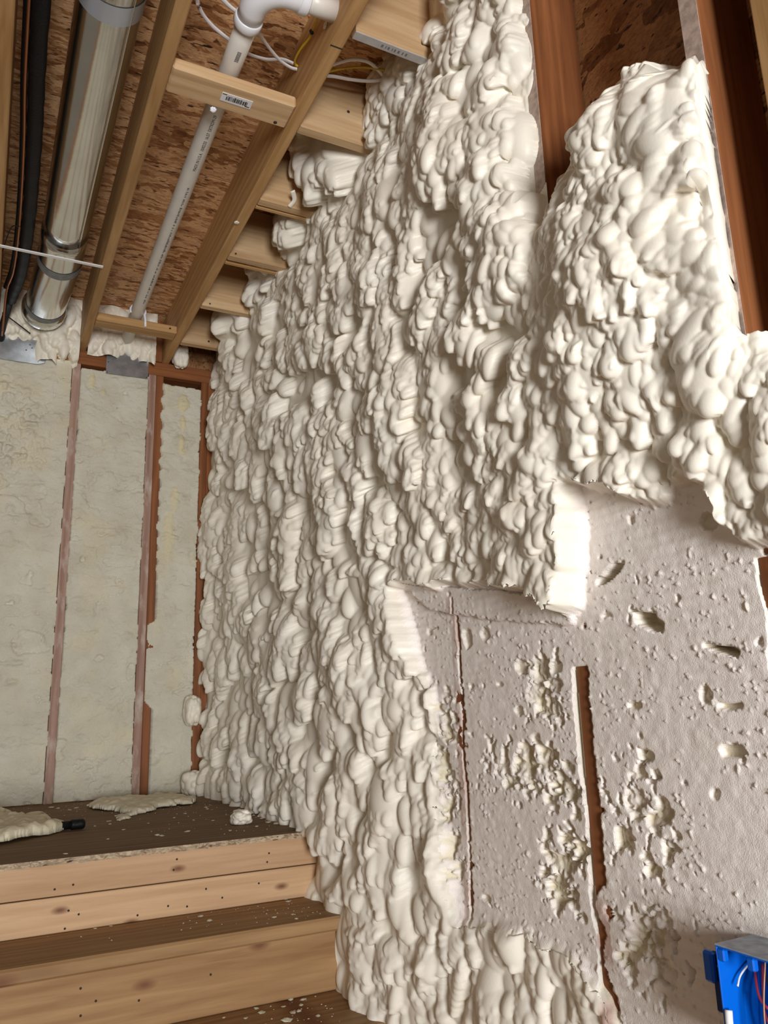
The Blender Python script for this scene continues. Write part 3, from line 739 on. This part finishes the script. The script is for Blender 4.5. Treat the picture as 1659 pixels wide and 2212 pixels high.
# ------------------------------------------------------------------ stairs
stairs = empty('staircase', (.3, 2.4, -H0)); tag(stairs, 'rough wooden stair with landing, planks and scattered foam crumbs', 'stairs')
XS0, XS1 = -.75, XW-.002
dk = box('landing_deck', (XS0, 2.497, ZL-.0125), (XS1, YB+.0, ZL), deck_m, stairs, .0015)
# frayed plywood edge
n = 160; xs_ = np.linspace(XS0, XS1, n); V = []; Fq = []
for i, xx in enumerate(xs_):
    f_ = .0035*hashn(np.array(i), np.array(3), 4); g_ = .004*hashn(np.array(i), np.array(9), 4)
    V += [(xx, 2.4975-.001-f_*.4, ZL+.0005), (xx, 2.4965-f_, ZL-.006), (xx, 2.4965-f_*.6, ZL-.0125-g_), (xx, 2.50, ZL-.0125)]
for i in range(n-1):
    for k in range(3): Fq.append((4*i+k, 4*i+k+1, 4*i+4+k+1, 4*i+4+k))
mesh_np('deck_edge', V, Fq, deck_edge, dk, False)
def riser(y, z0, z1, mat, nails=()):
    b_ = box('riser_board', (XS0, y, z0), (XS1, y+.034, z1), mat, stairs, .002)
    for (xx, zz) in nails: disc('nail', (xx, y+.0002, zz), (0, -1, 0), .0030, nail_m, b_, .0012)
    return b_
N1 = [aty(px, py, 2.5)[[0, 2]] for px, py in ((158, 1911), (382, 1856), (375, 1879), (577, 1862), (581, 1843), (118, 1921))]
N2 = [aty(px, py, 2.503)[[0, 2]] for px, py in ((148, 1967), (170, 1975), (297, 1977), (363, 1957), (404, 1958), (480, 1939), (559, 1908), (140, 2006), (445, 1920))]
N3 = [aty(px, py, 2.262)[[0, 2]] for px, py in ((207, 2162), (300, 2161), (455, 2105), (174, 2135), (174, 2194))]
riser(2.500, -.4960, ZL-.013, riser_m, N1)
riser(2.503, -.5905, -.4995, riser_m, N2)
box('riser_backing', (XS0, 2.528, -.59), (XS1, 2.536, ZL-.014), dark, stairs, 0)
t2 = box('tread', (XS0, 2.238, -.6295), (XS1, 2.536, -.5915), nose_m, stairs, .006)
riser(2.262, -.7855, -.6300, riser2_m, N3)
zt = -.787
for k in range(4):
    yn = 1.985-.253*k
    box('tread', (XS0, yn, zt-.038), (XS1, yn+.300, zt), nose_m, stairs, .006)
    riser(yn+.024, max(zt-.195+.0005, -H0+.002), zt-.0385, riser2_m)
    zt -= .195
floor = box('floor', (-1.6, -1.6, -H0-.02), (1.165, 1.35, -H0), floor_m, None, 0); tag(floor, 'wooden floor at the foot of the stair', kind='structure')

# ------------------------------------------------------------------ duct, line set, strap
duct = empty('metal_duct', (.16, 3.0, 1.86)); tag(duct, 'shiny round galvanised duct running between two joists into the back wall foam', 'duct')
def dpos(y): return np.array([.165+(3.0-y)*.004-.030*max(0, y-3.3)/.5, y, 1.872-.010*max(0, y-3.3)])
RD = .087
tube('duct_pipe', [dpos(y) for y in np.linspace(.4, 3.09, 24)], RD-.001, galv, duct, 64)
tube('duct_pipe', [dpos(y) for y in np.linspace(3.05, 3.77, 14)], RD+.0015, galv, duct, 64)
tube('tape_band', [dpos(y) for y in np.linspace(3.245, 3.300, 5)], RD+.003, tape_m, duct, 64, caps=False)
tube('tape_band', [dpos(y) for y in np.linspace(3.690, 3.730, 5)], RD+.003, tape_m, duct, 64, caps=False)
tube('duct_collar', [dpos(y) for y in (3.728, 3.745, 3.79)], [RD+.0025, RD+.013, RD+.010], galv, duct, 48, caps=False)
tube('tape_band', [dpos(y) for y in np.linspace(1.80, 1.865, 5)], RD+.001, plain('silver_tape', (.55, .60, .68), .3, .6), duct, 64, caps=False)
P = [dpos(y)+np.array([.055, 0, -math.sqrt(RD**2-.055**2)-.0004]) for y in np.linspace(.4, 3.08, 20)]
tube('seam', P, .0022, galv, duct, 8)

st = box('duct_strap', (-.075, 3.073, ZJ-.005), (.318, 3.090, ZJ-.0005), strap_shine, None, .001)
tag(st, 'bright metal strap nailed under the joists below the duct', 'metal strap')

ls = empty('line_set', (0, 3.0, 1.84)); tag(ls, 'black insulated refrigerant line beside the duct at far left', 'pipe')
pp = [np.array([.000, .5, 1.86]), np.array([.003, 1.9, 1.85]), np.array([.020, 2.5, 1.845]), np.array([.028, 3.0, 1.845]), np.array([.020, 3.4, 1.845]), np.array([-.012, 3.68, 1.842])]
pp = smooth_path(pp, 60)
tube('insulation_sleeve', pp, .0245+.0012*np.sin(np.arange(len(pp))*2.1), black, ls, 24)
tube('bare_line', [pp[-1], pp[-1]+np.array([-.022, .16, -.05]), pp[-1]+np.array([-.028, .25, -.115])], .016, dark, ls, 14)
tube('insulation_sleeve', smooth_path([p_+np.array([-.035, 0, .012]) for p_ in pp[::8]], 40), .010, black, ls, 12)
cw = tube('copper_line', smooth_path([p_+np.array([-.030, 0, -.014]) for p_ in pp[::8]]+[np.array([-.035, 3.86, 1.74])], 50), .0045, copper, None, 10)
tag(cw, 'thin copper line running along the black insulated pipe', 'pipe')
cp = tube('control_wire', smooth_path([(-.04, 3.74, 1.80), (.02, 3.80, 1.79), (.085, 3.86, 1.775)], 20), .003, dark, None, 8); tag(cp, 'short black wire above the wide curved steel plate', 'wire')
cp = tube('control_wire', smooth_path([(-.056, 3.2, 1.80), (-.03, 3.05, 1.83), (.0, 3.0, 1.815)], 20), .0022, dark, None, 8); tag(cp, 'thin dark wire looping off the left joist to the black pipe', 'wire')

# ------------------------------------------------------------------ white drain pipe
pv = empty('drain_pipe', (.53, 2.6, 1.842)); tag(pv, 'white plastic drain pipe with elbow crossing the joist bay', 'pipe')
RP = .0302; ZP = 1.8425
A0 = np.array([.520, 1.70, ZP]); A1 = np.array([.536, 3.90, ZP-.002])
pipe = tube('pipe', [A0+(A1-A0)*t for t in np.linspace(0, 1, 12)], RP, pvc_m, pv, 40)
arc = [np.array([.520+.085*(1-math.cos(a)), 1.705-.085*math.sin(a), ZP]) for a in np.linspace(0, math.pi/2, 14)]
tube('elbow', [arc[0]+np.array([0, .035, 0])]+arc+[arc[-1]+np.array([.035, 0, 0])], .0365, pvc_w, pv, 40)
tube('hub', [arc[0]+np.array([0, .030, 0]), arc[0]+np.array([0, .034, 0]), arc[0]+np.array([0, .056, 0]), arc[0]+np.array([0, .059, 0])], [.0365, .0395, .0395, .0375], pvc_w, pv, 40)
tube('hub', [arc[-1]+np.array([.018, 0, 0]), arc[-1]+np.array([.021, 0, 0]), arc[-1]+np.array([.041, 0, 0]), arc[-1]+np.array([.044, 0, 0])], [.0365, .0395, .0395, .0375], pvc_w, pv, 40)
tube('pipe', [arc[-1]+np.array([.02, 0, 0]), np.array([.7258, arc[-1][1], ZP])], RP, pvc_m, pv, 40)
def pipe_text(txt, y0, size, ang, mat, name='pipe_print'):
    cu = bpy.data.curves.new('t', 'FONT'); cu.body = txt; cu.size = size; cu.resolution_u = 2
    to = bpy.data.objects.new('t', cu); COL.objects.link(to)
    dg = bpy.context.evaluated_depsgraph_get(); me = bpy.data.meshes.new_from_object(to.evaluated_get(dg)); bpy.data.objects.remove(to)
    co = np.zeros(len(me.vertices)*3); me.vertices.foreach_get('co', co); co = co.reshape(-1, 3)
    yy = y0-co[:, 0]; a_ = ang-co[:, 1]/RP
    ax = .520+(yy-1.70)*(A1[0]-A0[0])/2.2
    V = np.stack([ax+(RP+.0006)*np.sin(a_), yy, ZP-.00091*(yy-1.70)-(RP+.0006)*np.cos(a_)], -1)
    Fq = [tuple(p.vertices) for p in me.polygons]
    return mesh_np(name, V, Fq, mat, pv, False)
pipe_text('MADE IN U.S.A.  10/02/23  16:27  EXTRDM-29', 2.40, .0150, .22, ink)
# worn, unreadable print further along the pipe: rows of small dashes
V = []; Fq = []
yy = 2.50; rg = np.random.default_rng(5)
while yy < 3.42:
    l = rg.uniform(.003, .009)
    if rg.random() < .82:
        for (a0, a1) in ((.06, .06+rg.uniform(.14, .30)),):
            k = len(V); ax = .520+(yy-1.70)*.00727
            for (y_, a_) in ((yy, a0), (yy+l, a0), (yy+l, a1), (yy, a1)): V.append((ax+(RP+.0006)*math.sin(a_), y_, ZP-.00091*(y_-1.70)-(RP+.0006)*math.cos(a_)))
            Fq.append((k, k+1, k+2, k+3))
    yy += l+rg.uniform(.002, .006)
mesh_np('pipe_print', V, Fq, faint_ink, pv, False)
V = []; Fq = []; yy = 1.835
while yy < 1.875:
    l = rg.uniform(.0015, .004); k = len(V)
    for (y_, a_) in ((yy, -.15), (yy+l, -.15), (yy+l, .22), (yy, .22)): V.append((.521+(RP+.0006)*math.sin(a_), y_, ZP-.0001-(RP+.0006)*math.cos(a_)))
    Fq.append((k, k+1, k+2, k+3)); yy += l+.0013
mesh_np('pipe_print', V, Fq, faint_ink, pv, False)
# white hanger hooks at the small block
hk = [np.array([.536+.0345*math.sin(a), 3.560, ZP+.0345*math.cos(a)]) for a in np.linspace(-2.0, 2.0, 18)]
hg = tube('pipe_hanger', hk+[np.array([.572, 3.560, 1.80]), np.array([.573, 3.559, 1.768])], .0065, pvc_w, None, 10, flat=.9, side=(0, 1, 0))
tag(hg, 'white plastic pipe hanger strap on the small far block', 'pipe hanger')

# ------------------------------------------------------------------ cables
def cable(name, pts, zz, r, mat, label, flat=.5):
    P = [atz(px, py, z) for (px, py), z in zip(pts, zz)]
    o = tube(name, smooth_path(P, 60), r, mat, None, 10, flat=flat, side=(.3, .5, 0)); return tag(o, label, 'cable')
cable('power_cable', [(418, -40), (430, 15), (455, 52), (490, 82), (530, 113), (575, 128), (610, 128), (634, 137)], [1.93, 1.93, 1.93, 1.935, 1.935, 1.925, 1.91, 1.90], .0062, white_cable, 'white cable passing behind the drain pipe with a bend at upper left')
cable('power_cable', [(455, -30), (490, 8), (522, 35), (557, 70), (585, 108), (607, 132), (628, 146), (642, 150)], [1.925, 1.93, 1.93, 1.93, 1.92, 1.91, 1.90, 1.895], .0066, white_cable, 'white cable curving down beside the pipe into the joist hole')
cable('thermostat_wire', [(687, 36), (677, 62), (668, 82), (650, 105), (639, 125), (637, 137), (643, 143)], [1.86, 1.88, 1.885, 1.89, 1.895, 1.90, 1.90], .0035, yellow_cable, 'yellow wire hanging on the face of the joist near the elbow', 1)
cable('power_cable', [(700, 148), (725, 138), (760, 129), (795, 134), (820, 155), (838, 182), (850, 212)], [1.90]*5+[1.88, 1.86], .0062, white_cable, 'white cable arching between the joist and the foam')
cable('thermostat_wire', [(700, 158), (740, 148), (782, 145), (820, 150), (868, 158)], [1.90]*5, .0034, yellow_cable, 'yellow wire running from the joist to the foam', 1)
cable('power_cable', [(690, 163), (720, 165), (760, 172), (800, 175), (835, 170), (865, 160)], [1.895]*6, .0066, white_cable, 'white flat cable sagging below the yellow wire by the foam')
ko = tube('cable_clip', [atz(672, 66, 1.88), atz(674, 72, 1.88)], .006, dark, None, 8); tag(ko, 'small black clip on the yellow wire', 'clip')
# paper and foam bits stuck to the framing
def flake(name, c, r, nrm, mat, label=None, cat=None, group=None, seed=0, th=.004, parent=None, asp=1.0, rot=0., tint=0., curl=0.):
    rg = np.random.default_rng(seed); n = 26
    a = np.linspace(0, 2*np.pi, n, endpoint=False); rr = r*(.6+.5*rg.random(n)); rr = .6*rr+.25*np.roll(rr, 1)+.15*np.roll(rr, -1)
    nrm = np.array(nrm, float); nrm /= np.linalg.norm(nrm); u = np.cross(nrm, (0, 0, 1.0) if abs(nrm[2]) < .9 else (1.0, 0, 0)); u /= np.linalg.norm(u); v = np.cross(nrm, u)
    u, v = u*math.cos(rot)+v*math.sin(rot), v*math.cos(rot)-u*math.sin(rot)
    V = []; c = np.array(c, float)
    for lev, (sc_, hh) in enumerate(((1, 0), (1, .55), (.82, 1.0), (.4, 1.15))):
        for k in range(n):
            p = c+u*math.cos(a[k])*rr[k]*sc_*asp+v*math.sin(a[k])*rr[k]*sc_+nrm*(th*hh*(1 if lev == 0 else .7+.6*rg.random())+curl*(rr[k]*sc_*asp*math.cos(a[k])/r)**2*(math.cos(a[k]) > 0))
            V.append(p)
    Fq = [tuple(range(n-1, -1, -1)), tuple(range(3*n, 4*n))]
    for l in range(3):
        for k in range(n): Fq.append((l*n+k, l*n+(k+1) % n, (l+1)*n+(k+1) % n, (l+1)*n+k))
    o = mesh_np(name, V, Fq, mat, parent, True, np.full(len(V), tint))
    if label: tag(o, label, cat, group)
    return o
flake('paper_scrap', (.497, 2.03, ZJ-.001), .011, (0, -.5, -1), paper_m, 'torn bit of white paper under the flat block by the sticker', 'paper scrap', seed=3)
flake('foam_flake', atz(511, 480, ZJ-.0005), .010, (0, 0, -1), foam_raw, 'tiny foam fleck stuck under the long joist', 'foam scrap', seed=4)
flake('foam_flake', atx(704, 55, .7245), .012, (-1, 0, 0), foam_raw, 'tiny foam fleck on the joist face below the pipe stub', 'foam scrap', seed=5)
rib = tube('foam_curl', smooth_path([atz(625, 447, 1.765), atz(636, 432, 1.78), atz(632, 412, 1.79)], 14), [.004, .006, .009, .011, .012, .012, .011, .010, .009, .007, .006, .005, .004][:13] if False else .009, foam_raw, None, 10, flat=.4)
tag(rib, 'small white foam curl hanging below the third ceiling block', 'foam scrap')
batten = box('wire_batten', (.7645, 2.440, ZJ+.001), (1.0, 2.455, ZJ+.012), pine[0], None, .001); tag(batten, 'thin wooden strip between joist and foam past the third block', 'wood strip')
batten = box('wire_batten', (.7645, 2.850, ZJ+.001), (1.0, 2.865, ZJ+.012), pine[0], None, .001); tag(batten, 'thin wooden strip between joist and foam past the fourth block', 'wood strip')

# ------------------------------------------------------------------ scraps on the landing
def scrap(name, pts, thick, mat, label, seed, lift=.0, tint=.1, z=ZL):
    """ragged torn sheet of foam: outline filled on a fine grid, jagged rim, uneven top"""
    P = np.array(pts); lo = P.min(0)-.02; hi = P.max(0)+.02; d = .0055
    x = np.arange(lo[0], hi[0], d); y = np.arange(lo[1], hi[1], d*1.6); X, Yq = np.meshgrid(x, y)
    jx = .085*(fbm(X*30, Yq*22, seed)-.5); ins = inpoly(X+jx, Yq+jx*1.6, [tuple(p) for p in P])
    e = np.clip(blur(ins.astype(float), 4)*2-1, 0, 1)
    base = z+.0015+lift*np.clip(fbm(X*6, Yq*5, seed+3)-.35, 0, 1)*2
    top = base+thick*(.25+.75*np.sqrt(e))*(.5+.9*fbm(X*24, Yq*20, seed+5))
    ny, nx = X.shape; ii = np.arange(nx*ny).reshape(ny, nx); q = np.stack([ii[:-1, :-1], ii[:-1, 1:], ii[1:, 1:], ii[1:, :-1]], -1).reshape(-1, 4)
    q = q[ins.ravel()[q].all(1)]
    Vt = np.stack([X, Yq, top], -1).reshape(-1, 3); Vb = np.stack([X, Yq, base], -1).reshape(-1, 3); n = len(Vt)
    E = {}
    for f in q:
        for k in range(4):
            a, b2 = int(f[k]), int(f[(k+1) % 4]); E[(a, b2)] = 1
    side = [(a, b2) for (a, b2) in E if (b2, a) not in E]
    Fs = np.array([(a, a+n, b2+n, b2) for a, b2 in side]); Fall = np.vstack([q, q[:, ::-1]+n, Fs])
    V = np.vstack([Vt, Vb]); used = np.zeros(2*n, bool); used[Fall.ravel()] = True; re = np.cumsum(used)-1
    o = mesh_np(name, V[used], re[Fall], mat, None, True, np.full(int(used.sum()), tint))
    return tag(o, label, 'foam scrap')
L2 = lambda px, py, z=ZL+.012: atz(px, py, z)[:2]
scrap('foam_scrap', [L2(*p) for p in ((-60, 1822), (20, 1815), (60, 1806), (85, 1802), (120, 1795), (157, 1782), (120, 1781), (108, 1774), (75, 1770), (40, 1766), (15, 1757), (-20, 1750), (-80, 1762))], .038, foam_scrap,
      'large ragged torn foam slab with a jagged tip at the left edge of the landing', 41, lift=.02, tint=.25)
scrap('foam_scrap', [L2(*p) for p in ((188, 1737), (245, 1727), (330, 1722), (372, 1712), (405, 1722), (425, 1731), (372, 1738), (340, 1741), (330, 1748), (282, 1757), (248, 1748), (205, 1743))], .024, foam_scrap,
      'long flat torn foam sheet lying along the foot of the back wall', 42, lift=.010, tint=.05)
scrap('foam_scrap', [L2(*p) for p in ((40, 1762), (62, 1752), (95, 1751), (75, 1765))], .015, foam_scrap, 'small flat foam scrap behind the large jagged slab', 43)
scrap('foam_scrap', [L2(*p) for p in ((236, 1760), (262, 1752), (290, 1760), (262, 1766))], .014, foam_scrap, 'small foam scrap in front of the long flat foam sheet', 44)
bar = empty('pry_bar', (.3, 3.05, ZL)); tag(bar, 'black bar end poking out from under the jagged foam slab', 'tool')
b0 = np.array([*L2(183, 1783), ZL+.018]); b1 = np.array([*L2(60, 1795), ZL+.018]); 
tube('bar_end', smooth_path([b0, b0+(b1-b0)*.12, b0+(b1-b0)*.25], 8), [.012, .0165, .017, .017, .017, .017, .017, .017, .017][:len(smooth_path([b0, b0+(b1-b0)*.12, b0+(b1-b0)*.25], 8))], black, bar, 20)
tube('shaft', [b0+(b1-b0)*.22, b0+(b1-b0)*.6, b1+(b1-b0)*.4], .014, black, bar, 20)

# crumbs: one mesh for a few shapes, many pieces
crumb_me = []
for s in range(5):
    rg = np.random.default_rng(60+s); bm = bmesh.new(); bmesh.ops.create_icosphere(bm, subdivisions=1, radius=1)
    for v in bm.verts: v.co = Vector((v.co.x*rg.uniform(.7, 1.5), v.co.y*rg.uniform(.6, 1.2), (v.co.z*.5+.35)*rg.uniform(.6, 1)))
    me = bpy.data.meshes.new('foam_crumb'); bm.to_mesh(me); bm.free(); me.materials.append(foam_scrap); crumb_me.append(me)
def crumb(x, y, z, s, label, group):
    o = bpy.data.objects.new('foam_crumb', random.choice(crumb_me)); COL.objects.link(o)
    o.location = (x, y, z+H0); o.scale = (s, s, s*.7); o.rotation_euler = (0, 0, random.uniform(0, 6.28))
    return tag(o, label, 'foam crumb', group)
for px, py, s in ((404, 1797, .010), (236, 1775, .010), (238, 1781, .008), (340, 1805, .011), (350, 1806, .009), (497, 1795, .008), (554, 1786, .008), (141, 1845, .007), (233, 1813, .006), (267, 1793, .008), (530, 1772, .007), (489, 1761, .006), (580, 1777, .012), (597, 1780, .012), (612, 1782, .013), (605, 1775, .010), (445, 1745, .010), (448, 1748, .008), (400, 1758, .007), (376, 1767, .006), (418, 1772, .005), (320, 1779, .006), (205, 1785, .006), (125, 1747, .010), (110, 1745, .012), (165, 1746, .011), (150, 1750, .008), (500, 1757, .007), (515, 1753, .007), (548, 1762, .008), (565, 1769, .009), (460, 1773, .006)):
    p = atz(px, py, ZL); crumb(p[0], p[1], ZL, s*.9, 'pale foam crumb scattered on the dark landing boards', 'foam crumbs on the landing')
for px, py, s in ((433, 1980, .011), (452, 1989, .012), (592, 1982, .009), (577, 1995, .004), (630, 1940, .012), (618, 1943, .010), (600, 1944, .009), (585, 1945, .010), (560, 1950, .007), (490, 1960, .006), (240, 2001, .007), (205, 2006, .006), (632, 1976, .008), (640, 1985, .008), (622, 1948, .009)):
    p = atz(px, py, -.5915); crumb(p[0], p[1], -.5915, s*.8, 'pale foam crumb on the middle stair tread', 'foam crumbs on the middle tread')
for px, py, s in ((565, 2188, .014), (620, 2205, .018), (632, 2189, .012), (554, 2179, .009), (530, 2200, .007), (645, 2185, .010), (650, 2172, .009), (628, 2160, .012), (640, 2150, .012), (655, 2160, .010), (612, 2175, .007), (483, 2199, .006), (687, 2195, .008), (600, 2150, .006)):
    p = atz(px, py, -.787); crumb(p[0], p[1], -.787, s*.8, 'pale foam crumb on the lowest visible tread', 'foam crumbs on the lowest tread')
# fine foam dust nobody could count
V = []; Fq = []; rg = np.random.default_rng(9)
for k in range(420):
    r_ = rg.random()
    if r_ < .55: x, y, z = rg.uniform(-.1, .98), YB-.02-abs(rg.normal())*.30, ZL
    elif r_ < .75: x, y, z = .96-abs(rg.normal())*.2, rg.uniform(2.53, 3.9), ZL
    elif r_ < .9: x, y, z = .93-abs(rg.normal())*.25, rg.uniform(2.26, 2.49), -.5915
    else: x, y, z = .9-abs(rg.normal())*.2, rg.uniform(2.05, 2.25), -.787
    if y < 2.52 and z == ZL: continue
    s = rg.uniform(.001, .003); n = len(V); a = rg.uniform(0, 6.28)
    for t in range(4): V.append((x+s*math.cos(a+t*1.57), y+s*1.2*math.sin(a+t*1.57), z+.0004))
    V.append((x, y, z+s*.8)); Fq += [(n, n+1, n+4), (n+1, n+2, n+4), (n+2, n+3, n+4), (n+3, n, n+4), (n+3, n+2, n+1, n)]
o = mesh_np('foam_dust', V, Fq, foam_scrap, None, False); tag(o, 'fine pale foam dust scattered over the landing and treads', 'foam dust', kind='stuff')

# ------------------------------------------------------------------ blue electrical box
eb = empty('electrical_box', (.985, .84, -.50)); tag(eb, 'blue plastic electrical box with red and bare wires, lower right', 'electrical box')
bx0, bx1, by0, by1, bz0, bz1, th = .945, 1.024, .680, .874, -.500, -.345, .003
box('box_wall', (bx0, by1-th, bz0), (bx1, by1, bz1), blue, eb, .001)
box('box_wall', (bx0, by0, bz0), (bx1, by0+th, bz1), blue, eb, .001)
box('box_wall', (bx0, by0+th, bz1-th), (bx1, by1-th, bz1), blue, eb, .001)
box('box_wall', (bx0, by0+th, bz0), (bx1, by1-th, bz0+th), blue, eb, .001)
box('box_wall', (bx1-th, by0+th, bz0+th), (bx1, by1-th, bz1-th), blue, eb, .001)
for yy in (.860, .812, .765): box('device_tab', (bx0, yy, bz1-.020), (bx0+.010, yy+.012, bz1-.0035), blue, eb, .002)
box('rim_edge', (bx0-.0006, by0, bz1-.0005), (bx1, by1, bz1+.0015), plain('dusty_box_rim', (.33, .36, .42), .7, nsc=60, namp=.25), eb, .0005)
br = box('bracket', (.990, by1+.0005, -.452), (.997, by1+.052, -.372), blue_d, eb, .006)
box('bracket_tab', (.978, by1+.040, -.412), (.9895, by1+.058, -.370), blue, eb, .005)
for yy, zz in ((.030, -.382), (.036, -.400), (.033, -.412), (.030, -.425), (.022, -.440), (.040, -.390)): disc('foam_spot', (.990, by1+yy, zz), (-1, 0, 0), .0018, foam_raw, br, .0008)
def wire(pts, r, mat): return tube('wire', smooth_path(pts, 30), r, mat, eb, 8)
wire([(1.012, 0.863, -.372), (.990, 0.850, -.385), (.975, 0.832, -.410), (.985, 0.805, -.428), (.99, 0.770, -.44)], .0019, wire_red)
wire([(1.012, 0.855, -.375), (.985, 0.838, -.42), (.98, 0.822, -.45), (.985, 0.800, -.49)], .0016, wire_red)
wire([(.985, 0.805, -.356), (.968, 0.802, -.40), (.962, 0.806, -.44), (.970, 0.795, -.492)], .0020, wire_red)
wire([(.985, 0.798, -.356), (.972, 0.785, -.40), (.968, 0.775, -.44), (.975, 0.770, -.495)], .0019, wire_red)
wire([(.980, 0.822, -.356), (.966, 0.822, -.41), (.962, 0.820, -.45), (.962, 0.812, -.485)], .0013, wire_tan)
wire([(.985, 0.812, -.356), (.975, 0.812, -.42), (.98, 0.810, -.46)], .0013, wire_tan)
wire([(1.010, 0.850, -.380), (1.0, 0.836, -.43), (.99, 0.825, -.49)], .0011, dark)
tube('cable_stub', smooth_path([(.948, 0.866, -.425), (.944, 0.863, -.445), (.946, 0.859, -.475)], 16), .0052, white_cable, eb, 12)
tube('stripped_wire', smooth_path([(1.0, .863, -.372), (.975, .862, -.385), (.962, .858, -.396)], 10), .0014, white_cable, eb, 8)
